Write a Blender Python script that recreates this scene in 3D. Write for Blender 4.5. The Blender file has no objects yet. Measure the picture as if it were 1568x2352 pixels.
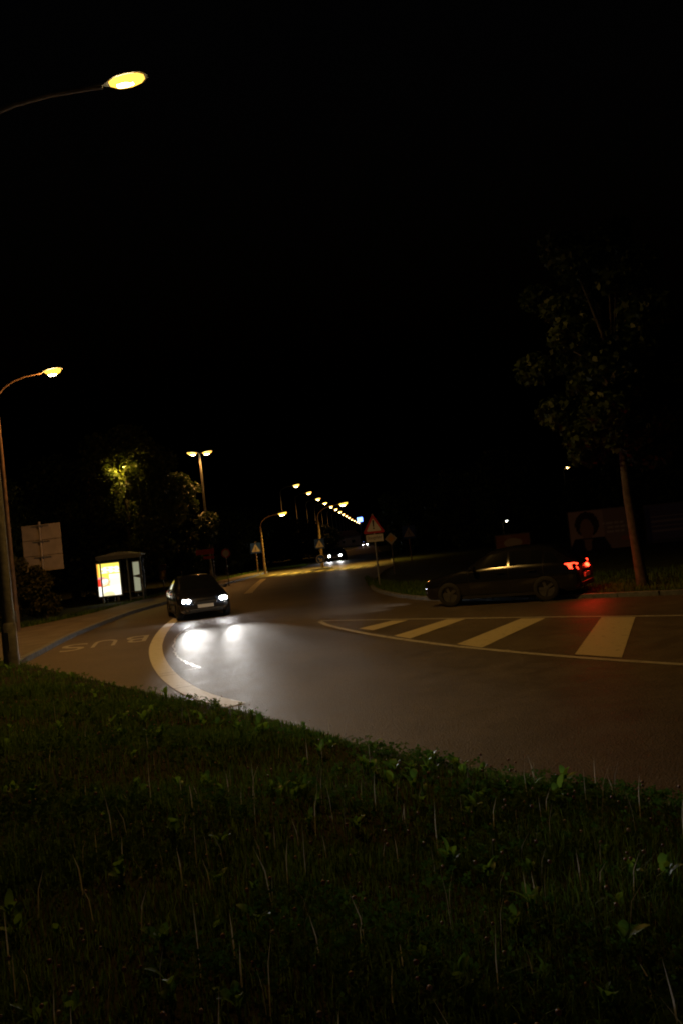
import bpy, bmesh, math, random
import numpy as np
from mathutils import Vector, Matrix

random.seed(7)
rng = np.random.default_rng(11)
S = bpy.context.scene
COL = S.collection
PI = math.pi

# ------------------------------------------------------------------ camera
F, CX, CY = 1898.0, 784.0, 1176.0          # focal length and centre, in units of a 1568 x 2352 picture
CAMZ, PITCH, ROLL = 2.06, math.radians(2.07), math.radians(6.1)
fwd = Vector((0, math.cos(PITCH), math.sin(PITCH)))
r0, u0 = Vector((1, 0, 0)), Vector((0, -math.sin(PITCH), math.cos(PITCH)))
right = r0 * math.cos(ROLL) - u0 * math.sin(ROLL)
upv = r0 * math.sin(ROLL) + u0 * math.cos(ROLL)
CAM = Vector((0, 0, CAMZ))
cd = bpy.data.cameras.new('camera')
cd.sensor_fit = 'VERTICAL'; cd.sensor_height = 22.3; cd.sensor_width = 22.3; cd.lens = 22.3 * F / 2352.0
cd.clip_end = 3000; cd.clip_start = 0.05
cam = bpy.data.objects.new('camera', cd); COL.objects.link(cam)
cam.matrix_world = Matrix.Translation(CAM) @ Matrix((right, upv, -fwd)).transposed().to_4x4()
S.camera = cam

# ------------------------------------------------------------------ night sky, exposure
w = bpy.data.worlds.new('World'); S.world = w; w.use_nodes = True
nt = w.node_tree; bgn = nt.nodes['Background']
sky = nt.nodes.new('ShaderNodeTexSky'); sky.sky_type = 'NISHITA'; sky.sun_disc = False
sky.sun_elevation = math.radians(-5); sky.sun_rotation = math.radians(180)
nt.links.new(sky.outputs[0], bgn.inputs[0]); bgn.inputs[1].default_value = 0.15
S.view_settings.view_transform = 'Standard'; S.view_settings.look = 'None'
S.view_settings.exposure = 0.0; S.view_settings.gamma = 1.0
S.render.engine = 'CYCLES'
S.cycles.filter_width = 1.9
S.cycles.use_denoising = True
S.cycles.max_bounces = 5; S.cycles.diffuse_bounces = 2; S.cycles.glossy_bounces = 3
S.cycles.transparent_max_bounces = 6; S.cycles.transmission_bounces = 4
S.cycles.caustics_reflective = False; S.cycles.caustics_refractive = False

SODIUM = (1.0, 0.43, 0.10)
YELLOW = (1.0, 0.60, 0.08)
XENON = (1.0, 0.97, 0.92)

# ------------------------------------------------------------------ helpers
def ray(px, py):
    return (right * (px - CX) + upv * (CY - py) + fwd * F)
def gnd(px, py, z=0.0):                    # where a pixel's ray meets level ground
    d = ray(px, py); t = (z - CAMZ) / d.z
    return CAM + d * t
def at(px, py, Y):                         # the point of a pixel's ray at distance Y
    d = ray(px, py); return CAM + d * (Y / d.y)

def mat(name, color, rough=0.7, metal=0.0, var=0.0, vscale=5.0, bump=0.0, bscale=40.0, spec=0.5, coat=0.0, c2=None, detail=4.0):
    m = bpy.data.materials.new(name); m.use_nodes = True
    n = m.node_tree; b = n.nodes['Principled BSDF']
    b.inputs['Base Color'].default_value = (*color, 1); b.inputs['Roughness'].default_value = rough
    b.inputs['Metallic'].default_value = metal; b.inputs['Specular IOR Level'].default_value = spec
    b.inputs['Coat Weight'].default_value = coat
    tc = n.nodes.new('ShaderNodeTexCoord')
    if var or c2:
        t = n.nodes.new('ShaderNodeTexNoise'); t.inputs['Scale'].default_value = vscale; t.inputs['Detail'].default_value = detail
        n.links.new(tc.outputs['Object'], t.inputs['Vector'])
        r = n.nodes.new('ShaderNodeValToRGB'); r.color_ramp.elements[0].position = .32; r.color_ramp.elements[1].position = .68
        lo = tuple(c * (1 - var) for c in color) if not c2 else c2
        hi = tuple(c * (1 + var) for c in color) if not c2 else color
        r.color_ramp.elements[0].color = (*lo, 1); r.color_ramp.elements[1].color = (*hi, 1)
        n.links.new(t.outputs['Fac'], r.inputs[0]); n.links.new(r.outputs[0], b.inputs['Base Color'])
    if bump:
        t2 = n.nodes.new('ShaderNodeTexNoise'); t2.inputs['Scale'].default_value = bscale; t2.inputs['Detail'].default_value = 3
        n.links.new(tc.outputs['Object'], t2.inputs['Vector'])
        bp = n.nodes.new('ShaderNodeBump'); bp.inputs['Strength'].default_value = bump; bp.inputs['Distance'].default_value = .02
        n.links.new(t2.outputs['Fac'], bp.inputs['Height']); n.links.new(bp.outputs[0], b.inputs['Normal'])
    return m

def emis(name, color, strength):
    m = bpy.data.materials.new(name); m.use_nodes = True
    n = m.node_tree; n.nodes.clear()
    e = n.nodes.new('ShaderNodeEmission'); e.inputs[0].default_value = (*color, 1); e.inputs[1].default_value = strength
    o = n.nodes.new('ShaderNodeOutputMaterial'); n.links.new(e.outputs[0], o.inputs[0])
    return m

def leafmat(name, c1, c2, trans=0.35, vscale=3.0, rough=0.5):
    m = bpy.data.materials.new(name); m.use_nodes = True
    n = m.node_tree; b = n.nodes['Principled BSDF']; out = n.nodes['Material Output']
    g = n.nodes.new('ShaderNodeNewGeometry')
    r = n.nodes.new('ShaderNodeValToRGB'); r.color_ramp.elements[0].color = (*c1, 1); r.color_ramp.elements[1].color = (*c2, 1)
    n.links.new(g.outputs['Random Per Island'], r.inputs[0])
    n.links.new(r.outputs[0], b.inputs['Base Color']); b.inputs['Roughness'].default_value = rough
    b.inputs['Specular IOR Level'].default_value = .35
    t = n.nodes.new('ShaderNodeBsdfTranslucent'); n.links.new(r.outputs[0], t.inputs[0])
    mx = n.nodes.new('ShaderNodeMixShader'); mx.inputs[0].default_value = trans
    n.links.new(b.outputs[0], mx.inputs[1]); n.links.new(t.outputs[0], mx.inputs[2]); n.links.new(mx.outputs[0], out.inputs[0])
    return m

def vcolmat(name, emit=0.0, rough=0.6):
    m = bpy.data.materials.new(name); m.use_nodes = True
    n = m.node_tree; b = n.nodes['Principled BSDF']
    a = n.nodes.new('ShaderNodeVertexColor'); a.layer_name = 'print'
    b.inputs['Roughness'].default_value = rough
    n.links.new(a.outputs[0], b.inputs['Base Color'])
    if emit:
        n.links.new(a.outputs[0], b.inputs['Emission Color']); b.inputs['Emission Strength'].default_value = emit
    return m

class MB:
    def __init__(s): s.v = []; s.f = []; s.smooth = False
    def quad(s, a, b, c, d):
        i = len(s.v); s.v += [Vector(a), Vector(b), Vector(c), Vector(d)]; s.f.append((i, i+1, i+2, i+3)); return s
    def box(s, lo, hi, M=None):
        i = len(s.v); x0, y0, z0 = lo; x1, y1, z1 = hi
        p = [Vector(q) for q in ((x0,y0,z0),(x1,y0,z0),(x1,y1,z0),(x0,y1,z0),(x0,y0,z1),(x1,y0,z1),(x1,y1,z1),(x0,y1,z1))]
        if M: p = [M @ q for q in p]
        s.v += p
        s.f += [tuple(i+k for k in q) for q in ((0,3,2,1),(4,5,6,7),(0,1,5,4),(1,2,6,5),(2,3,7,6),(3,0,4,7))]; return s
    def tube(s, pts, rad, n=10, cap=True):
        pts = [Vector(p) for p in pts]
        if not hasattr(rad, '__len__'): rad = [rad] * len(pts)
        base = len(s.v); ref = None
        for k, p in enumerate(pts):
            t = (pts[min(k+1, len(pts)-1)] - pts[max(k-1, 0)]).normalized()
            if ref is None: ref = t.orthogonal().normalized()
            ref = (ref - t * ref.dot(t)).normalized(); q = t.cross(ref)
            for j in range(n):
                a = 2*PI*j/n; s.v.append(p + (ref*math.cos(a) + q*math.sin(a)) * rad[k])
        for k in range(len(pts)-1):
            for j in range(n):
                a, b = base+k*n+j, base+k*n+(j+1) % n
                s.f.append((a, b, b+n, a+n))
        if cap:
            s.f.append(tuple(base+j for j in reversed(range(n)))); e = base+(len(pts)-1)*n; s.f.append(tuple(e+j for j in range(n)))
        s.smooth = True; return s
    def prism(s, poly, lo, hi, M=None):      # outline in x,z extruded along y
        i = len(s.v); n = len(poly)
        p = [Vector((x, lo, z)) for x, z in poly] + [Vector((x, hi, z)) for x, z in poly]
        if M: p = [M @ q for q in p]
        s.v += p
        s.f.append(tuple(i+k for k in range(n))); s.f.append(tuple(i+n+k for k in reversed(range(n))))
        for k in range(n): s.f.append((i+(k+1) % n, i+k, i+n+k, i+n+(k+1) % n))
        return s
    def mesh(s, name, m=None, bevel=0):
        me = bpy.data.meshes.new(name); me.from_pydata([tuple(v) for v in s.v], [], s.f)
        bm = bmesh.new(); bm.from_mesh(me); bmesh.ops.recalc_face_normals(bm, faces=bm.faces)
        if bevel: bmesh.ops.bevel(bm, geom=list(bm.edges), offset=bevel, segments=2, affect='EDGES', profile=.5)
        bm.to_mesh(me); bm.free()
        if m: me.materials.append(m)
        if s.smooth: me.shade_smooth()
        if s.smooth: me.set_sharp_from_angle(angle=math.radians(40))
        return me
    def build(s, name, m, parent=None, bevel=0):
        return link(name, s.mesh(name, m, bevel), parent)

def link(name, data, parent=None, loc=None, rz=None):
    o = bpy.data.objects.new(name, data); COL.objects.link(o)
    if parent: o.parent = parent
    if loc is not None: o.location = loc
    if rz is not None: o.rotation_euler = (0, 0, rz)
    return o
def tag(o, label=None, cat=None, group=None, kind=None):
    if label: o['label'] = label
    if cat: o['category'] = cat
    if group: o['group'] = group
    if kind: o['kind'] = kind
    return o
def thing(name, label, cat, loc=(0,0,0), rz=0, group=None):
    return tag(link(name, None, None, loc, rz), label, cat, group)
def copy_tree(o, parent=None):
    c = o.copy(); COL.objects.link(c); c.parent = parent
    for ch in [x for x in KIDS.get(o.name, ())] or list(o.children): copy_tree(ch, c)
    return c
KIDS = {}
def fast_mesh(name, verts, faces, m):
    me = bpy.data.meshes.new(name); nv, (nf, k) = len(verts), faces.shape
    me.vertices.add(nv); me.vertices.foreach_set('co', np.asarray(verts, np.float32).ravel())
    me.loops.add(nf*k); me.loops.foreach_set('vertex_index', faces.astype(np.int32).ravel())
    me.polygons.add(nf); me.polygons.foreach_set('loop_start', np.arange(0, nf*k, k, dtype=np.int32))
    me.update(calc_edges=True); me.materials.append(m); return me
def flat(name, pts, m, parent=None, z=None, thick=0.0):
    """a level sheet (or slab) with this outline, triangulated"""
    bm = bmesh.new(); vs = [bm.verts.new((p[0], p[1], p[2] if z is None else z)) for p in pts]
    f = bm.faces.new(vs)
    if f.normal.z < 0: f.normal_flip()
    f.normal_update()
    if f.normal.z < 0: f.normal_flip()
    if thick:
        r = bmesh.ops.extrude_face_region(bm, geom=[f]); bmesh.ops.translate(bm, vec=(0,0,-thick), verts=[v for v in r['geom'] if isinstance(v, bmesh.types.BMVert)])
    bmesh.ops.triangulate(bm, faces=bm.faces); bmesh.ops.recalc_face_normals(bm, faces=bm.faces)
    me = bpy.data.meshes.new(name); bm.to_mesh(me); bm.free(); me.materials.append(m)
    return link(name, me, parent)
def curve_pts(pts, n=8):
    """Catmull-Rom through points"""
    P = [Vector(p) for p in pts]; P = [P[0]*2-P[1]] + P + [P[-1]*2-P[-2]]; out = []
    for i in range(1, len(P)-2):
        a, b, c, d = P[i-1], P[i], P[i+1], P[i+2]
        for k in range(n):
            t = k/n
            out.append(.5*((2*b)+(c-a)*t+(2*a-5*b+4*c-d)*t*t+(3*b-a-3*c+d)*t**3))
    return out + [P[-2]]
def strip(pts, width, z):
    """ribbon outline on the ground along pts"""
    L, R = [], []
    for k, p in enumerate(pts):
        t = (pts[min(k+1, len(pts)-1)] - pts[max(k-1, 0)]); t.z = 0; t.normalize(); nrm = Vector((-t.y, t.x, 0))
        wd = width[k] if hasattr(width, '__len__') else width
        L.append(p + nrm*wd/2); R.append(p - nrm*wd/2)
    mb = MB()
    for k in range(len(pts)-1):
        a, b, c, d = (q.copy() for q in (R[k], R[k+1], L[k+1], L[k]))
        for q in (a, b, c, d): q.z = z
        mb.quad(a, b, c, d)
    return mb

# ------------------------------------------------------------------ materials
def asphalt_mat():
    m = bpy.data.materials.new('asphalt'); m.use_nodes = True
    n = m.node_tree; b = n.nodes['Principled BSDF']; tc = n.nodes.new('ShaderNodeTexCoord')
    def noise(sc, det):
        t = n.nodes.new('ShaderNodeTexNoise'); t.inputs['Scale'].default_value = sc; t.inputs['Detail'].default_value = det
        n.links.new(tc.outputs['Object'], t.inputs['Vector']); return t
    big, mid = noise(.30, 6), noise(2.3, 7)
    vo = n.nodes.new('ShaderNodeTexVoronoi'); vo.inputs['Scale'].default_value = 60
    n.links.new(tc.outputs['Object'], vo.inputs['Vector'])
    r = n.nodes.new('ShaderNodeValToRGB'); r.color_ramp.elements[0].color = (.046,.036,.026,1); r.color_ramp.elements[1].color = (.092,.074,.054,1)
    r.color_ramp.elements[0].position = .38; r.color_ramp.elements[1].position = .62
    mx = n.nodes.new('ShaderNodeMix'); mx.data_type = 'FLOAT'; mx.inputs[0].default_value = .42
    n.links.new(big.outputs['Fac'], mx.inputs[2]); n.links.new(mid.outputs['Fac'], mx.inputs[3]); n.links.new(mx.outputs[0], r.inputs[0])
    st = n.nodes.new('ShaderNodeMix'); st.data_type = 'RGBA'; st.blend_type = 'MULTIPLY'; st.inputs[0].default_value = .8
    sr = n.nodes.new('ShaderNodeValToRGB'); sr.color_ramp.elements[0].color = (.25,.25,.25,1); sr.color_ramp.elements[1].color = (1.75,1.7,1.62,1)
    n.links.new(vo.outputs['Color'], sr.inputs[0]); n.links.new(r.outputs[0], st.inputs[6]); n.links.new(sr.outputs[0], st.inputs[7])
    n.links.new(st.outputs[2], b.inputs['Base Color'])
    rr = n.nodes.new('ShaderNodeMapRange'); rr.inputs[3].default_value = .46; rr.inputs[4].default_value = .68
    n.links.new(mid.outputs['Fac'], rr.inputs[0]); n.links.new(rr.outputs[0], b.inputs['Roughness'])
    bp = n.nodes.new('ShaderNodeBump'); bp.inputs['Strength'].default_value = .4; bp.inputs['Distance'].default_value = .01
    n.links.new(vo.outputs['Distance'], bp.inputs['Height']); n.links.new(bp.outputs[0], b.inputs['Normal'])
    return m
def paint_mat(name, color, wear=(.07,.06,.055), amount=.40):
    m = bpy.data.materials.new(name); m.use_nodes = True
    n = m.node_tree; b = n.nodes['Principled BSDF']; tc = n.nodes.new('ShaderNodeTexCoord')
    t = n.nodes.new('ShaderNodeTexNoise'); t.inputs['Scale'].default_value = 7; t.inputs['Detail'].default_value = 9; t.inputs['Roughness'].default_value = .75
    n.links.new(tc.outputs['Object'], t.inputs['Vector'])
    r = n.nodes.new('ShaderNodeValToRGB'); r.color_ramp.elements[0].position = amount-.10; r.color_ramp.elements[1].position = amount+.04
    r.color_ramp.elements[0].color = (*wear, 1); r.color_ramp.elements[1].color = (*color, 1)
    n.links.new(t.outputs['Fac'], r.inputs[0]); n.links.new(r.outputs[0], b.inputs['Base Color'])
    b.inputs['Roughness'].default_value = .55
    t2 = n.nodes.new('ShaderNodeTexNoise'); t2.inputs['Scale'].default_value = 90
    n.links.new(tc.outputs['Object'], t2.inputs['Vector'])
    bp = n.nodes.new('ShaderNodeBump'); bp.inputs['Strength'].default_value = .5; bp.inputs['Distance'].default_value = .01
    n.links.new(t2.outputs['Fac'], bp.inputs['Height']); n.links.new(bp.outputs[0], b.inputs['Normal'])
    return m
M = dict(
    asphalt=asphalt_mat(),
    white=paint_mat('white road paint', (.55,.54,.50)),
    dull=paint_mat('worn white road paint', (.36,.34,.30), amount=.43),
    yellow=paint_mat('yellow road paint', (.62,.43,.10), amount=.36), zebra=paint_mat('crossing paint', (.70,.62,.30), amount=.30), cream=paint_mat('cream road paint', (.42,.37,.24), amount=.40),
    seal=mat('pale crack sealant', (.42,.40,.37), .35, var=.4, vscale=14),
    seam=mat('dark tar seam', (.012,.011,.010), .4, var=.3),
    paving=mat('pavement asphalt', (.15,.125,.10), .75, var=.25, vscale=1.4, bump=.5, bscale=60),
    kerb=mat('granite kerb', (.13,.14,.155), .6, var=.3, vscale=9, bump=.4, bscale=30),
    soil=mat('soil', (.030,.026,.014), .95, var=.5, vscale=6, bump=1.0, bscale=18, spec=.1),
    turf=mat('verge turf', (.035,.042,.014), .95, var=.5, vscale=3, bump=1.0, bscale=25, spec=.1),
    steel=mat('galvanised steel', (.34,.35,.35), .45, .75, var=.2, vscale=12),
    dsteel=mat('weathered grey paint', (.17,.165,.15), .5, .15, var=.3, vscale=8),
    brownpost=mat('brown painted steel', (.16,.10,.06), .6, .1, var=.3, vscale=6),
    housing=mat('lamp housing grey', (.22,.22,.21), .45, .3),
    alu=mat('sign back aluminium', (.46,.40,.35), .55, .25, var=.12, vscale=3),
    signwhite=mat('sign white', (.52,.50,.46), .4), signred=mat('sign red', (.38,.020,.016), .4), signblack=mat('sign black', (.012,.012,.012), .5),
    signblue=mat('sign blue', (.015,.06,.30), .4), signyellow=mat('sign yellow', (.75,.42,.03), .4),
    redpanel=mat('red panel', (.45,.03,.02), .5, var=.2),
    bark=mat('bark', (.075,.058,.042), .9, var=.4, vscale=12, bump=1, bscale=26),
    palebark=mat('smooth grey bark', (.065,.060,.054), .8, var=.4, vscale=9, bump=.7, bscale=30),
    leaf=leafmat('maple leaves', (.055,.085,.012), (.12,.14,.025), .35),
    leafd=leafmat('dark leaves', (.022,.042,.008), (.05,.075,.015), .3),
    shrub=leafmat('shrub leaves', (.050,.062,.012), (.12,.11,.03), .3),
    grass=leafmat('grass blades', (.050,.12,.014), (.15,.25,.042), .45, rough=.8),
    dock=leafmat('broad leaves', (.10,.22,.025), (.18,.34,.05), .55, rough=.45),
    low=leafmat('clover leaves', (.045,.11,.012), (.10,.20,.025), .5, rough=.95),
    stalk=leafmat('dry stalks', (.50,.48,.40), (.72,.70,.62), .3),
    clover=leafmat('clover heads', (.36,.15,.17), (.55,.42,.36), .3),
    paint=mat('dark car paint', (.012,.014,.020), .25, .3, coat=1.0),
    paintred=mat('black car paint', (.008,.008,.009), .15, .0, coat=.6),
    paintsilver=mat('silver car paint', (.30,.31,.32), .3, .7, coat=1.0),
    glass=mat('dark car glass', (.006,.007,.008), .06, spec=.8),
    rubber=mat('tyre rubber', (.018,.018,.018), .85), rim=mat('alloy rim', (.20,.20,.21), .35, .8),
    plastic=mat('black plastic', (.018,.018,.018), .5), plate=mat('number plate', (.62,.62,.60), .45),
    chrome=mat('chrome', (.6,.6,.6), .15, 1.0),
    head=emis('headlight lens', (.95,.98,1), 220), headfar=emis('far headlight lens', (.95,.98,1), 160),
    headglow=emis('lit headlight glass', (.95,.98,1), 9),
    tail=emis('tail light lens', (1.0,.035,.012), 7.0), tailoff=mat('tail lens', (.30,.01,.008), .2),
    lampnear=emis('sodium lens near', (1.0,.52,.06), 2.6), lampmid=emis('sodium lens', (1.0,.50,.07), 3.2), lampfar=emis('sodium lens far', (1.0,.52,.09), 5), bulb=emis('sodium burner', (1.0,.80,.40), 40),
    lampyellow=emis('crossing lamp lens', (1.0,.60,.05), 3), lampwhite=emis('small white lamp', (.8,.95,1.0), 5),
    lampblue=emis('blue lit sign', (.16,.30,1.0), 5),
    shelter=mat('shelter frame', (.20,.22,.21), .45, .4), roofpan=mat('shelter roof', (.42,.46,.40), .5, var=.2),
    pane=mat('shelter glass', (.35,.40,.36), .12, spec=.6),
    concrete=mat('concrete', (.30,.29,.27), .85, var=.25, bump=.5), render=mat('house render', (.32,.24,.17), .9, var=.2, bump=.3),
    rooftile=mat('roof tiles', (.10,.045,.03), .85, var=.3), timber=mat('timber posts', (.14,.10,.065), .8, var=.3),
    dpane=mat('dark window', (.01,.012,.015), .1),
)
M['poster'] = vcolmat('backlit poster print', 1.5); M['print'] = vcolmat('poster print', 0)
gp = M['pane'].node_tree; bb = gp.nodes['Principled BSDF']; bb.inputs['Transmission Weight'].default_value = .85; bb.inputs['IOR'].default_value = 1.05

def spot(parent, name, loc, direction, power, color, angle=150, blend=.6, size=.15):
    l = bpy.data.lights.new(name, 'SPOT'); l.energy = power; l.color = color; l.spot_size = math.radians(angle); l.spot_blend = blend; l.shadow_soft_size = size
    o = bpy.data.objects.new(name, l); COL.objects.link(o); o.parent = parent; o.location = loc
    o.rotation_euler = Vector(direction).to_track_quat('-Z', 'Y').to_euler(); return o

# ------------------------------------------------------------------ setting: ground, road, pavement, verges
g = flat('ground', [(-900,-60,0),(900,-60,0),(900,1500,0),(-900,1500,0)], M['turf'], z=-.06); tag(g, kind='structure')
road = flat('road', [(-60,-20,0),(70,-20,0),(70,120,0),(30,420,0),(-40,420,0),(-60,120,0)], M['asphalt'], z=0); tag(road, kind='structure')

KERB = [(-60,1590),(30,1532),(85,1503),(140,1474),(200,1448),(300,1410),(400,1381),(480,1354),(560,1331),(612,1316)]
kp = curve_pts([gnd(x,y) for x,y in KERB], 6)
far_l = [gnd(735,1289), gnd(786,1266.5), Vector((gnd(786,1266.5).x+9, 300, 0)), Vector((gnd(786,1266.5).x+14, 420, 0))]
BACK = [(-160,1475),(0,1452),(110,1430),(200,1411),(320,1379),(420,1355),(560,1320),(606,1310)]
bp_ = [gnd(x,y,.12) for x,y in BACK]
pav = flat('pavement', [p + Vector((0,0,0)) for p in kp] + list(reversed(bp_)), M['paving'], z=.115, thick=.2); tag(pav, kind='structure')
# kerb stones, one by one
acc = 0.0; dense = curve_pts(kp, 4); seglen = 1.0; start = dense[0]; k0 = 0
for k in range(1, len(dense)):
    if (dense[k]-dense[k0]).length >= seglen:
        a, b = dense[k0], dense[k]; t = (b-a).normalized(); nrm = Vector((-t.y, t.x, 0))
        Mx = Matrix(((t.x, nrm.x, 0, a.x), (t.y, nrm.y, 0, a.y), (0,0,1,0), (0,0,0,1))); L = (b-a).length
        MB().box((.006,-.16,-.1), (L-.006,.02,.135+random.uniform(-.004,.004)), Mx).build('kerb_stone', M['kerb'], pav, bevel=.012); k0 = k
lv = flat('left_verge', [bp_[0]+Vector((-90,0,0)), *bp_, *[gnd(612,1316)+Vector((-.8,2,0))], *[p+Vector((-.6,0,0)) for p in far_l], Vector((-200,420,0))], M['turf'], z=.09, thick=.3); tag(lv, kind='structure')

RV = [(1900,1345),(1568,1364),(1400,1371),(1200,1377),(1050,1379),(950,1375),(880,1362),(858,1350),(862,1334),(880,1316),(905,1297),(893,1278),(868,1262)]
rvp = [gnd(x,y) for x,y in RV]
fr = [Vector((rvp[-1].x+6, 300, 0)), Vector((rvp[-1].x+10, 420, 0))]
rv = flat('right_verge', rvp + fr + [Vector((260,420,0)), Vector((260,15,0))], M['turf'], z=.08, thick=.3); tag(rv, kind='structure')
kd = curve_pts(rvp, 8); k0 = 0
for k in range(1, len(kd)):
    if (kd[k]-kd[k0]).length >= 1.0 and kd[k].y < 75 and kd[k].x < 16:
        a, b = kd[k0], kd[k]; t = (b-a).normalized(); nrm = Vector((-t.y, t.x, 0))
        Mx = Matrix(((t.x, nrm.x, 0, a.x), (t.y, nrm.y, 0, a.y), (0,0,1,0), (0,0,0,1))); L = (b-a).length
        MB().box((.006,-.03,-.1), (L-.006,.13,.11+random.uniform(-.004,.004)), Mx).build('kerb_stone', M['kerb'], rv, bevel=.01)
    if (kd[k]-kd[k0]).length >= 1.0: k0 = k

# foreground bank: rises from a low edging towards the photographer
EDGE = [(-260,1440),(-60,1486),(60,1512),(250,1556),(400,1590),(560,1622),(800,1692),(1000,1736),(1200,1776),(1568,1842),(2000,1925),(2700,2080)]
ep = curve_pts([gnd(x,y+15,.06) for x,y in EDGE], 6)
EX = np.array([[p.x, p.y] for p in ep])
def edge_dist(P):                               # distance from bank points to the edge line
    d = np.full(len(P), 1e9)
    for a, b in zip(EX[:-1], EX[1:]):
        ab = b-a; t = np.clip(((P-a)@ab)/(ab@ab), 0, 1); q = a + t[:,None]*ab
        d = np.minimum(d, np.hypot(*(P-q).T))
    return d
def inside(P):                                  # on the photographer's side of the edge
    yl = np.interp(P[:,0], EX[:,0], EX[:,1]); return P[:,1] < yl
def bank_z(P):
    d = edge_dist(P); z = .07 + .40*(1-np.exp(-d/2.6))
    return z + .035*np.sin(P[:,0]*1.7+P[:,1]*.8)*np.minimum(d,1) + .03*np.sin(P[:,1]*2.3-P[:,0]*.9)*np.minimum(d,1)
gx = np.linspace(-24, 14, 153); NR = 70
vv, ff = [], []
for i, x in enumerate(gx):
    yl = float(np.interp(x, EX[:,0], EX[:,1])); ys = yl - (yl+6)*np.linspace(0,1,NR)**1.5
    vv.append(np.stack([np.full(NR,x), ys, np.zeros(NR)],1))
vv = np.concatenate(vv); vv[:,2] = bank_z(vv[:,:2])
for i in range(len(gx)-1):
    for j in range(NR-1): ff.append((i*NR+j, i*NR+j+1, (i+1)*NR+j+1, (i+1)*NR+j))
bank = link('grass_bank', fast_mesh('grass_bank', vv, np.array(ff), M['soil'])); tag(bank, kind='structure'); bank.data.shade_smooth()
k0 = 0
for k in range(1, len(ep)):                     # low concrete edging along the bank
    if (ep[k]-ep[k0]).length >= .98:
        a, b = ep[k0].copy(), ep[k].copy(); a.z = b.z = 0
        if -15 < a.x < 12:
            t = (b-a).normalized(); nrm = Vector((-t.y, t.x, 0)); L = (b-a).length
            Mx = Matrix(((t.x, nrm.x, 0, a.x), (t.y, nrm.y, 0, a.y), (0,0,1,0), (0,0,0,1)))
            MB().box((.006,-.04,-.1), (L-.006,.10,.05+random.uniform(-.006,.006)), Mx).build('edging_stone', M['kerb'], bank, bevel=.01)
        k0 = k

# ------------------------------------------------------------------ road markings (children of the road)
WL = [(470,1388),(432,1404),(402,1424),(376,1449),(361,1476),(359,1500),(369,1527),(392,1556),(430,1583),(480,1604),(545,1620)]
wl = curve_pts([gnd(x,y) for x,y in WL], 6)
cuts = [0, 22, 41, 47, len(wl)-1]
for a, b in zip(cuts[:-1], cuts[1:]):
    seg = wl[a:b+1]; seg[-1] = seg[-1] + (seg[-2]-seg[-1]).normalized()*.03
    strip(seg, .31, .004).build('lane_line', M['white'], road)
BL = [(735,1428),(760,1438),(850,1457),(1000,1479),(1150,1495),(1300,1508),(1450,1519),(1600,1528),(1760,1535)]
strip(curve_pts([gnd(x,y) for x,y in BL], 5), .13, .004).build('hatch_border', M['dull'], road)
TL = [(735,1426),(900,1423),(1100,1420),(1300,1417),(1500,1415),(1760,1411)]
strip(curve_pts([gnd(x,y) for x,y in TL], 5), .12, .0045).build('hatch_border', M['dull'], road)
for q in ([(1380,1418),(1458,1417.5),(1427,1511),(1319,1503.5)], [(1196,1421),(1252,1420),(1106,1488),(1048,1480)],
          [(1024,1423),(1068,1422),(941,1467),(904,1461)], [(900,1426),(936,1425),(856,1448),(824,1444)], [(1650,1416),(1740,1415),(1790,1530),(1660,1522)]):
    flat('hatch_stripe', [gnd(x,y) for x,y in q], M['cream'], road, z=.0055)
# thick yellow edge line by the crossing
strip(curve_pts([gnd(x,y) for x,y in ((570,1363),(581,1352),(593,1340),(606,1330))], 4), .42, .005).build('edge_line', M['zebra'], road)
# crossing stripes, wide bars one behind the other across the carriageway
zl, zr = gnd(618,1322), gnd(872,1299.5)
n_z = 9
zd = (zr-zl); tz = zd.normalized(); lz = Vector((-tz.y, tz.x, 0))
lz = (Vector((.10,1,0))).normalized()
for k in range(n_z):
    a = zl + zd*(k/n_z); b = a + zd*(.52/n_z)
    flat('crossing_stripe', [a-lz*1.7, b-lz*1.7, b+lz*1.7, a+lz*1.7], M['zebra'], road, z=.005)
# far lane lines
for k in range(16):
    y0 = 84 + k*14; x0 = 3.2 + (y0-84)*.043
    strip([Vector((x0,y0,0)), Vector((x0+.26,y0+6,0))], .15, .004).build('lane_dash', M['white'], road)
# sealed crack and seams in the asphalt
ck = curve_pts([gnd(x,y) for x,y in ((437,1436),(424,1446),(421,1450),(407,1462),(400,1480),(401,1496),(409,1510),(428,1522),(448,1530),(462,1534))], 8)
ck = [p + Vector((random.uniform(-.02,.02), random.uniform(-.05,.05), 0)) for p in ck]
strip(ck, [.022+.025*random.random() for _ in ck], .006).build('crack_seal', M['seal'], road)
for pp in ([(366,1549),(420,1541),(463,1534)], [(425,1450),(500,1436),(570,1428),(650,1420)]):
    s_ = curve_pts([gnd(x,y) for x,y in pp], 8)
    strip([p+Vector((random.uniform(-.01,.01), random.uniform(-.02,.02), 0)) for p in s_], .03, .0075).build('tar_seam', M['seam'], road)
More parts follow.
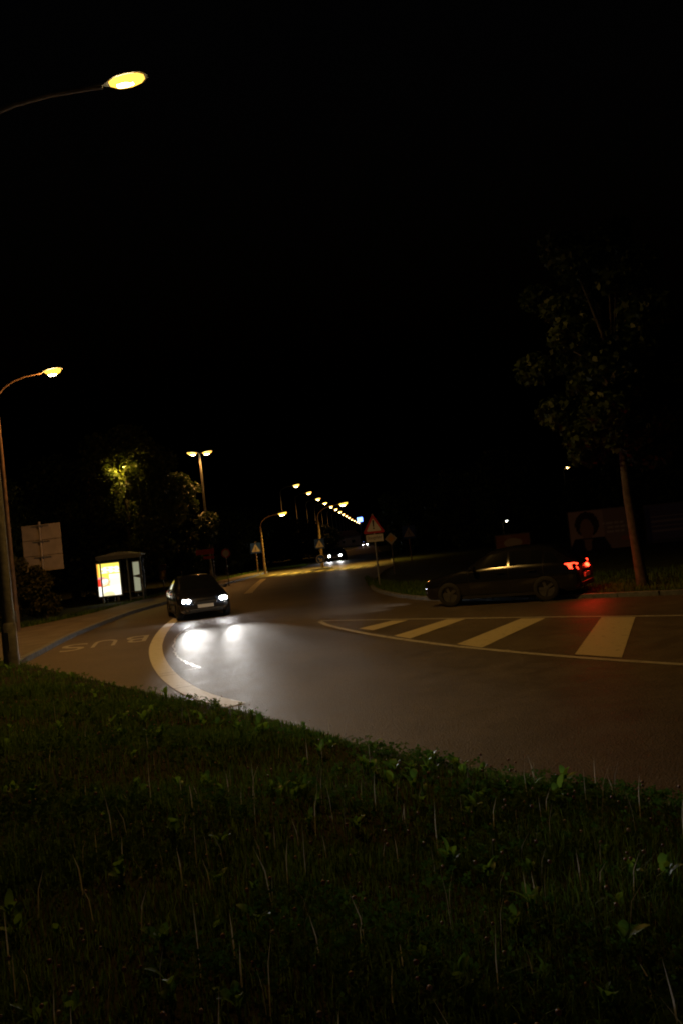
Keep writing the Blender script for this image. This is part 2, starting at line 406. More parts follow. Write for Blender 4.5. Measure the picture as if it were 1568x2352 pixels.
# BUS, painted for drivers coming towards the camera
def glyph(ch):
    cu = bpy.data.curves.new('t', 'FONT'); cu.body = ch; cu.size = 1; cu.fill_mode = 'FRONT'
    o = bpy.data.objects.new('t', cu); COL.objects.link(o)
    dg = bpy.context.evaluated_depsgraph_get(); me = bpy.data.meshes.new_from_object(o.evaluated_get(dg))
    bpy.data.objects.remove(o); bpy.data.curves.remove(cu); return me
for ch, q in (('B', [(344,1458.5),(294,1464),(335,1472.5),(285,1478.5)]), ('U', [(274,1467.5),(222,1472.5),(264,1482),(208,1488.5)]), ('S', [(205,1476.5),(147,1483.5),(190,1492),(131,1500)])):
    me = glyph(ch); xs = [v.co.x for v in me.vertices]; ys = [v.co.y for v in me.vertices]
    bl, br, tl, tr = [gnd(*p) for p in q]
    for v in me.vertices:
        u = (v.co.x-min(xs))/(max(xs)-min(xs)); t = (v.co.y-min(ys))/(max(ys)-min(ys))
        p = bl.lerp(br,u).lerp(tl.lerp(tr,u),t); v.co = (p.x, p.y, .005)
    me.materials.append(M['dull']); o = link('letter', me, road); o['label'] = 'white painted letter %s of the bus lane marking' % ch

# ------------------------------------------------------------------ street lamps
def lamp_head(root, tip, dirx, lens, L=.85, W=.34, power=0, color=SODIUM, tilt=.12, beam=135, bowl=1.0, point=0):
    d = Vector(dirx).normalized(); d = (d + Vector((0,0,tilt))).normalized(); s_ = d.cross(Vector((0,0,1))).normalized(); u = s_.cross(d)
    R = Matrix((d, s_, u)).transposed().to_4x4(); R.translation = Vector(tip)
    mb = MB(); prof = [(0,.05,.045),(.12,.40,.07),(.35,.92,.10),(.65,1.0,.11),(.88,.8,.08),(1.0,.35,.04)]
    n = 10; base = 0
    for t, ww, hh in prof:
        for j in range(n):
            a = PI*j/(n-1); mb.v.append(R @ Vector((t*L, math.cos(a)*W/2*ww, math.sin(a)*hh+.01)))
    for i in range(len(prof)-1):
        for j in range(n-1): mb.f.append((i*n+j, i*n+j+1, (i+1)*n+j+1, (i+1)*n+j))
        mb.f.append((i*n, (i+1)*n, (i+1)*n+n-1, i*n+n-1))
    mb.smooth = True
    mb.build('lamp_head', M['housing'], root)
    lb = MB(); pr2 = [(.16,.35,.02),(.34,.80,.075),(.62,.88,.085),(.84,.66,.06),(.94,.28,.02)]
    for t, ww, hh in pr2:
        for j in range(n):
            a = PI*j/(n-1); lb.v.append(R @ Vector((t*L, math.cos(a)*W/2*ww, -math.sin(a)*hh*bowl+.004)))
    for i in range(len(pr2)-1):
        for j in range(n-1): lb.f.append((i*n+j, i*n+j+1, (i+1)*n+j+1, (i+1)*n+j))
    lb.smooth = True; ll = lb.build('lamp_lens', lens, root)
    cb = MB(); cb.tube([R @ Vector((L*x, 0, -.085*bowl+W*.20)) for x in (.28,.33,.50,.67,.74)], [W*.06,W*.20,W*.24,W*.20,W*.06], 12); cb.build('burner', M['bulb'], ll)
    if power: spot(root, 'lamp_light', R @ Vector((L*.55,0,-.16*bowl)), (0,0,-1), power, color, beam, .8, .12)
    if point:
        l = bpy.data.lights.new('lamp_light', 'POINT'); l.energy = point; l.color = color; l.shadow_soft_size = .1
        o = bpy.data.objects.new('lamp_light', l); COL.objects.link(o); o.parent = root; o.location = R @ Vector((L*.55,0,-.17*bowl))

def street_lamp(base, tips, label, r=.10, lens='lampmid', L=.85, W=.34, power=0, color=SODIUM, postmat='dsteel', group=None, curved=True, cat='street lamp', beam=135, bowl=1.0, point=0):
    """tips: lamp head positions in the world"""
    base = Vector(base); t = thing('street_lamp', label, cat, base, 0, group)
    h = max(Vector(p).z for p in tips) - base.z
    rise = .9 if curved else .12
    MB().tube([(0,0,-.2),(0,0,h*.35),(0,0,h*.7),(0,0,h-rise)], [r, r*.85, r*.68, r*.52], 12).build('mast', M[postmat], t)
    MB().tube([(0,0,-.05),(0,0,.9),(0,0,.95)], [r*1.12, r*1.10, r*.95], 12).build('mast_sleeve', M[postmat], t)
    MB().box((-.05,-r*1.12-.012,.35),(.05,-r*1.0,.75)).build('service_door', M['housing'], t)
    for p in tips:
        q = Vector(p) - base; dr = Vector((q.x, q.y, 0)); ln = dr.length; dr.normalize()
        end = q - dr*L*.5; reach = max(ln - L*.5, .05)
        if curved: pts = [(0,0,h-rise-.02)] + [tuple(dr*reach*(1-math.cos(a)) + Vector((0,0,h-rise+(q.z-h+rise)*math.sin(a)))) for a in (.3,.6,.9,1.2)] + [tuple(end)]
        else: pts = [(0,0,h-.14), tuple(dr*reach*.5+Vector((0,0,h-.06))), tuple(end)]
        MB().tube(pts, [r*.52]+[r*.42]*(len(pts)-1), 9).build('arm', M[postmat], t)
        lamp_head(t, end, dr, M[lens], L, W, power, color, beam=beam, bowl=bowl, point=point)
    return t

PW = 1.0
# tall mast by the bank, its lamp reaching over the road
b1 = gnd(28,1524,.22); b1.z = .15
tip1 = at(288,192,b1.y)
street_lamp(b1, [tip1], 'tall grey lamp mast at left end of grass bank, brightest yellow lamp at top', r=.145, lens='lampnear', L=1.0, W=.52, power=2500*PW, color=(1,.54,.12), bowl=1.3, beam=154)
b2 = gnd(42,1450,.1); tip2 = at(120,854,b2.y)
b2.z = .09
street_lamp(b2, [tip2], 'slim brown lamp post on the left pavement, its round lamp second largest', r=.09, lens='lampnear', L=.75, W=.50, power=450*PW, postmat='brownpost', bowl=2.2, point=350)
Y3 = 64
c3 = at(459,1046,Y3); b3 = Vector((c3.x, Y3, .05))
street_lamp(b3, [at(443,1042,Y3), at(475,1040,Y3)], 'double headed lamp post beyond the bus stop, two lamps side by side', r=.11, lens='lampmid', L=.95, W=.5, power=1000*PW, postmat='dsteel', curved=False, bowl=2.2, beam=160)
ORD = ['nearest','second nearest','third nearest','fourth','fifth','sixth','seventh','eighth','ninth','tenth','eleventh','twelfth','thirteenth','farthest']
rowpx = [(680,1115),(709,1132),(730,1146),(746,1156),(760,1163.5),(771,1170),(780,1176),(788,1181),(795,1185),(801,1189),(807,1193),(813,1196),(819,1199),(824,1201)]
hyf = lambda x: 1240-(x-830)*math.tan(ROLL)
for k, (x, y) in enumerate(rowpx):
    Yk = 10.0*F/(hyf(x)-y); tip = at(x, y, Yk)
    base = Vector((tip.x-2.7, tip.y, 0))
    street_lamp(base, [tip], '%s street lamp in the long row down the far road%s' % (ORD[k], '' if k in (0,1,2,13) else ', counting from the near end'), r=.11, lens='lampmid' if k < 3 else 'lampfar', L=1.3, W=.75, power=1500*PW if k < 6 else 0, bowl=4.0, group='row of street lamps along the far road')
# zebra crossing lamps
def crossing_lamp(base, tip, label, pw=900):
    return street_lamp(base, [tip], label, r=.095, lens='lampyellow', L=.95, W=.36, power=pw, color=YELLOW, postmat='brownpost', curved=True, bowl=2.5, beam=140, group='crossing lamps')
bz = gnd(610,1318.5); tz1 = at(648,1180,bz.y)
crossing_lamp(bz, tz1, 'low curved lamp over left end of the crossing, pedestrian sign on its post', 2600)
bz2 = gnd(742,1305); tz2 = at(787,1157.5,bz2.y)
crossing_lamp(bz2, tz2, 'curved yellow lamp on the crossing island, beside the lamp row', 2200)
street_lamp((at(1300,1078,150).x-.6,150,0), [at(1302,1075,150)], 'lone distant street lamp above the portrait board on the right', r=.1, lens='lampfar', L=1.0, W=.5, power=0)
street_lamp((at(1404,1061,190).x-.6,190,0), [at(1404,1061,190)], 'faint tiny street lamp at right beside the dark tree crown', r=.1, lens='lampfar', L=.5, W=.25, power=0)
street_lamp((at(1162,1196,62).x-.3,62,0), [at(1162,1196,62)], 'tiny white lamp far off above the orange banner', r=.04, lens='lampwhite', L=.26, W=.16, power=0, curved=False)

# ------------------------------------------------------------------ signs
def disc(r, n=28): return [(r*math.cos(2*PI*k/n), r*math.sin(2*PI*k/n)) for k in range(n)]
def tri(s, rc=.06, n=5):
    h = s*math.sqrt(3)/2; pts = [(-s/2,0),(s/2,0),(0,h)]; out = []
    cen = Vector((0,h/3))
    for i, p in enumerate(pts):
        p = Vector(p); d = (cen-p).normalized(); c = p + d*rc*2; a0 = math.atan2(-d.y,-d.x)
        for k in range(n): a = a0 + (k/(n-1)-.5)*2*PI/3; out.append((c.x+rc*math.cos(a), c.y+rc*math.sin(a)))
    return out
def plate_on(root, name, poly, zc, mt, y0=-.05, y1=-.04, x=0, parent=None):
    o = MB().prism([(px+x, pz+zc) for px, pz in poly], y0, y1).build(name, mt, parent or root); return o
rect = lambda w_, h_: [(-w_/2,-h_/2),(w_/2,-h_/2),(w_/2,h_/2),(-w_/2,h_/2)]

# warning triangle with exclamation mark
p = gnd(872,1347,.08); p.z = .08
t = thing('warning_sign', 'red bordered warning triangle with exclamation mark above a white plate', 'road sign', p, math.radians(-3))
MB().tube([(0,0,-.2),(0,0,3.0)], .038, 12).build('post', M['steel'], t)
ts = tri(.92, .05); plate_on(t, 'sign_panel', ts, 2.20, M['signred'])
plate_on(t, 'sign_face', [(x*.68, z*.68) for x, z in ts], 2.20+.92*.866/3*.32, M['signwhite'], -.053, -.045)
e = MB(); e.prism([(-.022,2.46),(.022,2.46),(.040,2.70),(.030,2.74),(-.030,2.74),(-.040,2.70)], -.056, -.05); e.prism([(x, z+2.40) for x, z in disc(.035,14)], -.056, -.05); e.build('exclamation_mark', M['signblack'], t)
pl = plate_on(t, 'text_plate', rect(.70,.30), 2.00, M['signwhite'])
me = glyph('S'); bpy.data.meshes.remove(me)
me = glyph('Staugefahr'); xs = [v.co.x for v in me.vertices]; sc = .60/(max(xs)-min(xs))
for v in me.vertices: v.co = ((v.co.x-min(xs))*sc-.30, -.0535, 1.965+v.co.y*sc*1.3)
me.materials.append(M['signblack']); link('text', me, pl)
for zz in (2.05, 2.35, 1.92): MB().box((-.06,-.042,zz-.015),(.06,.045,zz+.015)).build('clamp', M['steel'], t)

# priority road diamond
p = gnd(907,1318,.08); dpt = p.y; p.z = .08
c = at(897,1237,dpt)
t = thing('priority_sign', 'yellow and white diamond priority sign right of the warning triangle', 'road sign', (c.x,dpt,.08), math.radians(-3))
hz = c.z-.08
MB().tube([(0,0,-.2),(0,0,hz+.25)], .034, 10).build('post', M['dsteel'], t)
dm = lambda s_: [(0,-s_),(s_,0),(0,s_),(-s_,0)]
plate_on(t, 'sign_panel', dm(.33), hz, M['signwhite']); plate_on(t, 'sign_face', dm(.205), hz, M['signyellow'], -.054, -.045)

def walker(root, zc, s, y, mt):
    m = MB(); m.prism([(x*1.0, z+zc+.19*s) for x, z in disc(.035*s,12)], y-.004, y)
    m.prism([(-.03*s,zc-.02*s),(.03*s,zc-.02*s),(.035*s,zc+.14*s),(-.02*s,zc+.15*s)], y-.004, y)
    m.prism([(-.03*s,zc-.02*s),(0,zc-.02*s),(-.06*s,zc-.2*s),(-.1*s,zc-.2*s)], y-.0045, y)
    m.prism([(0,zc-.02*s),(.03*s,zc-.02*s),(.1*s,zc-.2*s),(.06*s,zc-.2*s)], y-.004, y)
    m.build('walking_figure', mt, root)
def crossing_sign(base, cz, label, s=.85, rz=0, post=True, top=None):
    t = thing('crossing_sign', label, 'road sign', base, rz, 'pedestrian crossing signs'); z = cz-base[2]
    if post: MB().tube([(0,0,-.2),(0,0,z+s*.6)], .04, 10).build('post', M['brownpost'], t)
    else: MB().box((-.1,-.04,z-.05),(.1,.11,z+.05)).build('bracket', M['steel'], t)
    plate_on(t, 'sign_panel', rect(s,s), z, M['signblue'])
    q = tri(s*.86,.03); plate_on(t, 'sign_face', [(x, zz-s*.86*.866/2) for x, zz in q], z+.02, M['signwhite'], -.054, -.045)
    walker(t, z-.06, s*.85, -.055, M['signblack']); return t
c = at(588,1259,bz.y); crossing_sign((c.x, bz.y-.12, 0), c.z, 'blue crossing sign clamped left of the low curved lamp post', s=.9, rz=math.radians(6), post=True)
c = at(734,1249,bz2.y); crossing_sign((c.x, bz2.y-.16, 0), c.z, 'crossing sign half way up the island lamp post, behind the oncoming headlights', s=.85, post=False)
c = at(938,1222,63); crossing_sign((c.x, 63, .08), c.z, 'crossing sign on brown post, at right end of the crossing', s=1.0, rz=math.radians(-4))
# right hand crossing lamp lights that sign in yellow: it hangs over the kerb there
# keep right sign on the traffic island
p = gnd(739,1308); t = thing('island_sign', 'round blue arrow sign on short post in front of the oncoming headlights', 'road sign', p, 0)
hz = at(737,1284,p.y).z
MB().tube([(0,0,-.1),(0,0,hz+.3)], .04, 10).build('post', M['steel'], t)
plate_on(t, 'sign_panel', disc(.36), hz, M['signwhite']); plate_on(t, 'sign_face', disc(.33), hz, M['signblue'], -.054, -.045)
MB().prism([(-.20,hz+.05),(-.13,hz+.12),(.07,hz-.08),(.07,hz+.05),(.15,hz+.05),(.15,hz-.2),(-.1,hz-.2),(-.1,hz-.12),(.01,hz-.12)], -.058, -.055).build('arrow', M['signwhite'], t)
isl = MB(); isl.tube([(p.x,p.y,-.05),(p.x,p.y,.12)], [1.0,.9], 20); o = isl.build('traffic_island', M['kerb']); tag(o, kind='structure')
# round sign on thin post left of the crossing
p = gnd(526,1342,.1); c = at(519,1271,p.y)
t = thing('round_sign', 'small round red rimmed sign on thin post behind the turning car', 'road sign', (c.x,p.y,.1), 0)
MB().tube([(0,0,-.1),(0,0,c.z+.2)], .035, 10).build('post', M['dsteel'], t)
plate_on(t, 'sign_panel', disc(.30), c.z-.1, M['signred']); plate_on(t, 'sign_face', disc(.21), c.z-.1, M['signwhite'], -.054, -.045)
# red direction boards by the double lamp
Yr = 58; c = at(470,1268,Yr)
t = thing('direction_board', 'two red boards one above the other on post below the double lamp', 'sign', (at(489,1268,Yr).x, Yr, .08), math.radians(4))
ht = c.z-.08
MB().tube([(0,0,-.1),(0,0,ht+.4)], .045, 10).build('post', M['dsteel'], t)
plate_on(t, 'upper_board', rect(1.25,.36), ht, M['redpanel'], x=-.52); plate_on(t, 'lower_board', rect(.75,.20), ht-.42, M['redpanel'], x=-.30)
# orange and yellow sign half hidden by the hedge
Yo = 56; c = at(373,1302,Yo)
t = thing('stop_pole', 'narrow orange and yellow sign right of the bus shelter, half in leaves', 'sign', (c.x, Yo, .08), math.radians(5))
ht = c.z-.08
MB().tube([(0,0,-.1),(0,0,ht+.4)], .035, 10).build('post', M['dsteel'], t)
plate_on(t, 'upper_panel', rect(.55,.34), ht, M['signwhite']); plate_on(t, 'orange_band', rect(.5,.14), ht+.05, M['signred'], -.055, -.045); plate_on(t, 'lower_panel', rect(.45,.62), ht-.55, M['signyellow'])
# back of the three-panel sign
p = gnd(111,1420,.09); p.z = .09
cz = at(97,1258,p.y).z - .09
t = thing('direction_sign_back', 'bare back of a large three panel sign on post above the bushes', 'road sign', p, math.radians(-6))
MB().tube([(0,0,-.2),(0,0,cz+1.16)], .055, 12).build('post', M['alu'], t)
for k in range(3):
    z0 = cz-1.03+k*.695
    b = MB().box((-.88,.06,z0), (.92,.085,z0+.675)); o = b.build('sign_panel', M['alu'], t, bevel=.006)
    MB().box((-.40,.030,z0+.585), (.40,.060,z0+.635)).build('cross_rail', M['steel'], o)
    MB().box((-.09,-.065,z0+.575), (.09,.034,z0+.645)).build('clamp', M['steel'], o)

# ------------------------------------------------------------------ bus shelter with backlit poster
p = gnd(272,1383,.12); p.z = .115
sh = thing('bus_shelter', 'small glass bus shelter with pale glowing timetable on the left pavement', 'bus shelter', p, math.radians(8))
for x, y in ((-.75,0),(.68,0),(1.36,0),(-.75,1.4),(1.36,1.4)): MB().box((x-.035,y-.035,0),(x+.035,y+.035,2.42)).build('post', M['shelter'], sh, bevel=.006)
rb = MB(); rb.prism([(-.9,2.42),(1.5,2.42),(1.5,2.50),(.7,2.66),(.1,2.68),(-.9,2.54)], -.35, 1.7); rb.build('roof', M['roofpan'], sh, bevel=.01)
MB().box((-.9,-.40,2.36),(1.5,-.35,2.52)).build('roof_gutter', M['shelter'], sh)
for x0, x1 in ((-.71,.28),(.32,1.32)): MB().box((x0,1.39,.25),(x1,1.402,2.3)).build('glass_pane', M['pane'], sh)
MB().box((1.355,.05,.25),(1.367,1.35,2.3)).build('glass_pane', M['pane'], sh)
MB().box((-.6,1.0,.42),(1.2,1.32,.47)).build('bench_seat', M['timber'], sh, bevel=.01)
for x in (-.3,.95): MB().box((x-.03,1.1,0),(x+.03,1.22,.42)).build('bench_leg', M['shelter'], sh)
MB().box((.72,.0,.10),(1.32,.04,.18)).build('base_rail', M['shelter'], sh)
tm = MB().box((.92,-.02,.40),(1.30,.03,2.12)).build('timetable_case', M['shelter'], sh)
tmm = emis('timetable glow', (.62,.62,.40), .42);  # pale timetable sheet, given a weak glow of its own
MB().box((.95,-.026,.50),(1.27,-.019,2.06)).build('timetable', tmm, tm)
MB().prism([(.95,1.28),(1.27,1.18),(1.27,1.38),(1.10,1.36),(.95,1.34)], -.030, -.026).build('timetable_bar', M['dsteel'], tm)
MB().box((-.85,-.345,2.30),(1.45,-.29,2.36)).build('beam', M['shelter'], sh)
# the poster case stands by itself at the shelter's left
pc = gnd(268,1381,.12); pc.z = .115
lb = thing('poster_case', 'brightly lit yellow advertising poster in case beside bus shelter', 'advertisement', Vector((pc.x-.12,pc.y-.55,.115)), math.radians(8))
MB().box((-.66,-.05,.30),(.66,.12,2.22)).build('case', M['shelter'], lb, bevel=.01)
for x in (-.4,.4): MB().box((x-.06,-.02,0),(x+.06,.09,.32)).build('leg', M['shelter'], lb)
NX, NZ = 36, 52
vs, cols, fs = [], [], []
def poster_col(u, v):
    c = np.array([1.0,.78,.10])
    if u < .08: c = np.array([1.0,.42,.05])
    if .70 < v < .90 and u > .12: c = np.array([1.0,1.0,.85]) if (math.sin(u*23)+math.sin(v*60+u*9)) > -.6 else np.array([1.0,.85,.25])
    if .25 < v < .66 and u > .52: c = np.array([1.0,.98,.62])
    if v < .30: c = np.array([1.0,.97,.80])
    if .55 < v < .64 and .5 < u < .95: c = np.array([.85,1.0,1.0])
    d = math.hypot((u-.24)/.30, (v-.43)/.15)
    if d < 1: c = np.array([1.0,.42,.20]) if d > .72 else np.array([1.0,.75,.5])
    if math.hypot((u-.20)/.13, (v-.44)/.05) < 1 or math.hypot((u-.38)/.08, (v-.475)/.035) < 1: c = np.array([1,1,1])
    if u < .13 and .30 < v < .52: c = np.array([.75,.04,.02])
    if .0 < u < .3 and .535 < v < .58: c = np.array([.75,.30,.30])
    if math.hypot((u-.45)/.26, (v-.03)/.10) < 1: c = np.array([.75,.68,.38])
    return c
for j in range(NZ+1):
    for i in range(NX+1):
        u, v = i/NX, j/NZ; vs.append((-.59+1.18*u, -.056, .38+1.76*v)); cols.append((*poster_col(u,v),1))
for j in range(NZ):
    for i in range(NX): a = j*(NX+1)+i; fs.append((a,a+1,a+NX+2,a+NX+1))
me = bpy.data.meshes.new('poster'); me.from_pydata(vs,[],fs); ca = me.color_attributes.new('print','FLOAT_COLOR','POINT')
ca.data.foreach_set('color', np.array(cols, np.float32).ravel()); me.materials.append(M['poster']); link('poster', me, lb)

# ------------------------------------------------------------------ boards on the right
def board(px0, px1, py_top, Y, label, colfn, h=2.55, wd=3.6, rz=0, zb=.35, legs=True, name='poster_board'):
    c = at((px0+px1)/2, py_top, Y); ztop = c.z; t = thing(name, label, 'poster board', (c.x, Y, .08), rz); z1 = ztop-.08; z0 = z1-h
    MB().box((-wd/2,0,z0),(wd/2,.04,z1)).build('panel', M['timber'], t, bevel=.006)
    for x in (-wd*.38, wd*.38): MB().box((x-.045,.045,-.2),(x+.045,.13,z1-.1)).build('post', M['timber'], t)
    n, m_ = 54, 40; vs, cs, fs = [], [], []
    for j in range(m_+1):
        for i in range(n+1):
            u, v = i/n, j/m_; vs.append((-wd/2+.06+(wd-.12)*u, -.004, z0+.06+(h-.12)*v)); cs.append((*colfn(u,v),1))
    for j in range(m_):
        for i in range(n): a = j*(n+1)+i; fs.append((a,a+1,a+n+2,a+n+1))
    me = bpy.data.meshes.new('printed_sheet'); me.from_pydata(vs,[],fs); ca = me.color_attributes.new('print','FLOAT_COLOR','POINT')
    ca.data.foreach_set('color', np.array(cs,np.float32).ravel()); me.materials.append(M['print']); link('printed_sheet', me, t); return t
def portrait(u, v):
    c = (.62,.44,.36)
    if u > .55: c = (.42,.30,.24)
    if math.hypot((u-.28)/.19,(v-.68)/.30) < 1: c = (.05,.03,.02)
    if math.hypot((u-.27)/.105,(v-.56)/.25) < 1: c = (.42,.24,.16)
    if v < .36 and abs(u-.30) < .10+.34*(.36-v)+.14: c = (.012,.012,.022)
    if v < .34 and abs(u-.27) < .03+.12*(v): c = (.36,.22,.15)
    for k, (a, b) in enumerate(((.52,.86),(.60,.92),(.58,.86))):
        vv_ = .66-k*.10
        if a < u < b and abs(v-vv_) < .022 and math.sin(u*140) > -.8: c = (.72,.62,.55)
    if u > .80 and .24 < v < .33: c = (.60,.25,.20)
    return c
def bluish(u, v):
    c = (.16,.14,.26)
    for k in range(4):
        if .08 < u < .78-.1*(k % 2) and abs(v-.72+k*.11) < .02: c = (.42,.36,.40)
    if math.hypot((u-.85)/.15,(v-.8)/.2) < 1: c = (.48,.14,.10)
    if v < .2: c = (.10,.09,.12)
    return c
def banner(u, v):
    c = (.30,.13,.06)
    if math.sin(u*9+v*5) > .6: c = (.36,.20,.09)
    if math.hypot((u-.5)/.28,(v-.62)/.22) < 1: c = (.55,.45,.30)
    if v < .18: c = (.30,.08,.05)
    return c
board(1302,1446,1168,47,'large portrait board of a dark haired person in dark jacket', portrait, rz=math.radians(-6))
board(1474,1622,1153,47.5,'large bluish poster board at right edge behind the tree trunk', bluish, rz=math.radians(-6))
board(1136,1214,1226,45,'smaller orange banner board left of the portrait board', banner, h=1.25, wd=1.9, rz=math.radians(-4))

# ------------------------------------------------------------------ vehicles
ST = [  # x, half width, bottom, shoulder, roof, roof half width
    (2.15,.60,.34,.56,.60,.50),(2.11,.74,.24,.65,.69,.60),(1.98,.82,.20,.72,.765,.66),(1.6,.865,.19,.80,.855,.70),(1.08,.88,.18,.90,.945,.72),
    (.92,.88,.18,.915,.97,.70),(.55,.885,.18,.925,1.21,.64),(.18,.885,.18,.93,1.405,.575),(-.35,.885,.18,.935,1.465,.575),(-.95,.885,.18,.94,1.445,.565),
    (-1.45,.875,.19,.95,1.37,.54),(-1.72,.865,.20,.955,1.17,.58),(-1.97,.85,.24,.95,.99,.63),(-2.08,.83,.27,.88,.92,.62),(-2.15,.76,.34,.72,.76,.56)]
def sec(x):
    for a, b in zip(ST[:-1], ST[1:]):
        if b[0] <= x <= a[0]:
            t = (a[0]-x)/(a[0]-b[0]); return [p+(q-p)*t for p, q in zip(a, b)]
    return list(ST[0] if x > 0 else ST[-1])
def secpts(x):
    _, w_, zb, zs, zr, wr = sec(x); mid = zb+(zs-zb)*.55
    return [(0,zb),(w_-.14,zb),(w_-.03,zb+.10),(w_,mid),(w_-.015,zs-.07),(w_-.06,zs),(wr+.05,zr-.075),(wr-.04,zr-.018),(wr*.5,zr+.006),(0,zr+.012)]
def car(name, label, paint, lens, tail, loc, heading, group=None):
    t = thing(name, label, 'car', loc, heading, group)
    xs = []
    for a, b in zip(ST[:-1], ST[1:]): xs += [a[0], (a[0]+b[0])/2]
    xs.append(ST[-1][0]); mb = MB(); n = 10
    for x in xs:
        h = secpts(x); full = h + [(-y,z) for y, z in reversed(h[1:-1])]
        for y, z in full: mb.v.append(Vector((x,y,z)))
    m_ = 18
    for i in range(len(xs)-1):
        for j in range(m_): mb.f.append((i*m_+j, i*m_+(j+1) % m_, (i+1)*m_+(j+1) % m_, (i+1)*m_+j))
    mb.f.append(tuple(range(m_))); mb.f.append(tuple((len(xs)-1)*m_+j for j in reversed(range(m_))))
    mb.smooth = True; body = mb.build('body', paint, t)
    cut = MB()
    for x in (1.36,-1.28):
        for s in (-1,1): cut.tube([(x,s*.58,.33),(x,s*1.1,.33)], .365, 24)
    co = cut.build('cutter', M['plastic']); md = body.modifiers.new('b','BOOLEAN'); md.object = co; md.solver = 'EXACT'
    dg = bpy.context.evaluated_depsgraph_get(); nm = bpy.data.meshes.new_from_object(body.evaluated_get(dg)); body.modifiers.clear(); body.data = nm
    nm.materials.clear(); nm.materials.append(paint); nm.materials.append(M['plastic']); bpy.data.objects.remove(co)
    nm.shade_smooth(); nm.set_sharp_from_angle(angle=math.radians(35))
    def patch(nm_, x0, x1, r0_, r1_, f0, f1, s, mt, off=.005, e0=0, e1=0):
        """panel lying on the skin between section rows, s = side"""
        P = MB(); nx = 6
        def pt(x, f):
            h = secpts(x); a, b = Vector((x,*h[r0_])), Vector((x,*h[r1_])); return a.lerp(b, f)
        for i in range(nx):
            q = []
            for (ii, f) in ((i,f0),(i+1,f0),(i+1,f1),(i,f1)):
                xx0 = x0 + (e0 if f == f1 else 0); xx1 = x1 + (e1 if f == f1 else 0)
                v = pt(xx0+(xx1-xx0)*ii/nx, f); v.y = v.y*1.0 + off; v.z += off*.3; v.y *= s; q.append(v)
            P.quad(*q)
        P.smooth = True; return P.build(nm_, mt, t)
    for s in (-1,1):
        patch('side_window', .70, -.30, 5, 6, .08, .90, s, M['glass'], e0=-.38)
        patch('side_window', -.36, -1.22, 5, 6, .08, .90, s, M['glass'])
        patch('quarter_window', -1.28, -1.62, 5, 6, .10, .80, s, M['glass'], e1=.12)
        for xh in (-.12,-.95): MB().box((xh-.10, s*.882, .80),(xh+.10, s*.905,.83)).build('door_handle', paint, t, bevel=.006)
        for xd in (.78,-.33,-1.25):
            pts = [Vector((xd, s*(secpts(xd)[r][0]+.003), secpts(xd)[r][1])) for r in (2,3,4,5)]
            MB().tube(pts, .005, 5).build('door_seam', M['plastic'], t)
        mr = MB().tube([(.62,s*.86,.96),(.60,s*.98,.985),(.60,s*1.03,1.0)], [.03,.085,.05], 10); mr.build('door_mirror', paint, t)
        MB().box((1.0,s*.84,.19),(-1.0,s*.892,.26)).build('side_sill', M['plastic'], t)
    def cross(nm_, xa, xb, wf, mt, off):
        P = MB(); ny = 8
        for i in range(ny):
            q = []
            for x, k in ((xa,i),(xa,i+1),(xb,i+1),(xb,i)):
                _, w_, zb, zs, zr, wr = sec(x); y = (k/ny*2-1)*wr*wf; z = zr+.012-.03*(abs(y)/wr)**2.2
                q.append(Vector((x+off, y, z+.006)))
            P.quad(*q)
        P.smooth = True; return P.build(nm_, mt, t)
    for a_, b_ in (((.90),(.22)),): 
        P = cross('windscreen', .88, .56, .93, M['glass'], .012); Q = cross('windscreen_top', .56, .22, .93, M['glass'], .012); Q.name = 'windscreen'
    cross('rear_window', -1.47, -1.72, .92, M['glass'], -.008); cross('rear_window', -1.72, -1.93, .92, M['glass'], -.008)
    for x in (1.36,-1.28):
        for s in (-1,1):
            wh = link('wheel', None, t, (x,s*.80,.325))
            T = MB(); prof = [(-.10,.22),(-.105,.28),(-.085,.322),(.085,.322),(.105,.28),(.10,.22)]; n_ = 28
            for k in range(n_):
                a = 2*PI*k/n_
                for yy, rr in prof: T.v.append(Vector((rr*math.cos(a), yy, rr*math.sin(a))))
            for k in range(n_):
                for j in range(len(prof)): T.f.append((k*6+j, k*6+(j+1) % 6, ((k+1) % n_)*6+(j+1) % 6, ((k+1) % n_)*6+j))
            T.smooth = True; T.build('tyre', M['rubber'], wh)
            Rm = MB(); Rm.tube([(0,s*.02,0),(0,s*.05,0)], .215, 24)
            for k in range(5):
                a = 2*PI*k/5; Rm.box((.03,s*.05-.012 if s > 0 else s*.05-.02,-.035),(.20,s*.05+.02 if s > 0 else s*.05+.012,.035), Matrix.Rotation(a,4,'Y'))
            Rm.tube([(0,s*.05,0),(0,s*.085,0)], [.06,.05], 14); Rm.build('rim', M['rim'], wh)
    # front
    for s in (-1,1):
        H = MB(); n_ = 16
        pts = [(2.095,.46,.575),(2.02,.74,.60),(1.90,.795,.665),(1.93,.70,.715),(2.085,.46,.665)]
        cen = sum((Vector(q) for q in pts), Vector())/5; cen.x += .07
        ring = [Vector((x+.045,y*s,z)) for x, y, z in pts]; cen.y *= s
        base = [Vector((x-.10,y*s,z)) for x, y, z in pts]
        i0 = 0; H.v = [cen]+ring+base
        for k in range(5): H.f.append((0,1+k,1+(k+1) % 5)); H.f.append((1+k,6+k,6+(k+1) % 5,1+(k+1) % 5))
        H.smooth = True; hl = H.build('headlight', M['glass'] if lens is None else M['headglow'], t)
        if lens is not None:
            for yy, rr in ((.56,.062),(.69,.052)): MB().tube([(2.09 if yy < .6 else 2.045,s*yy,.628),(2.165 if yy < .6 else 2.115,s*yy,.628)], [rr,rr*.86], 16).build('bulb', lens, hl)
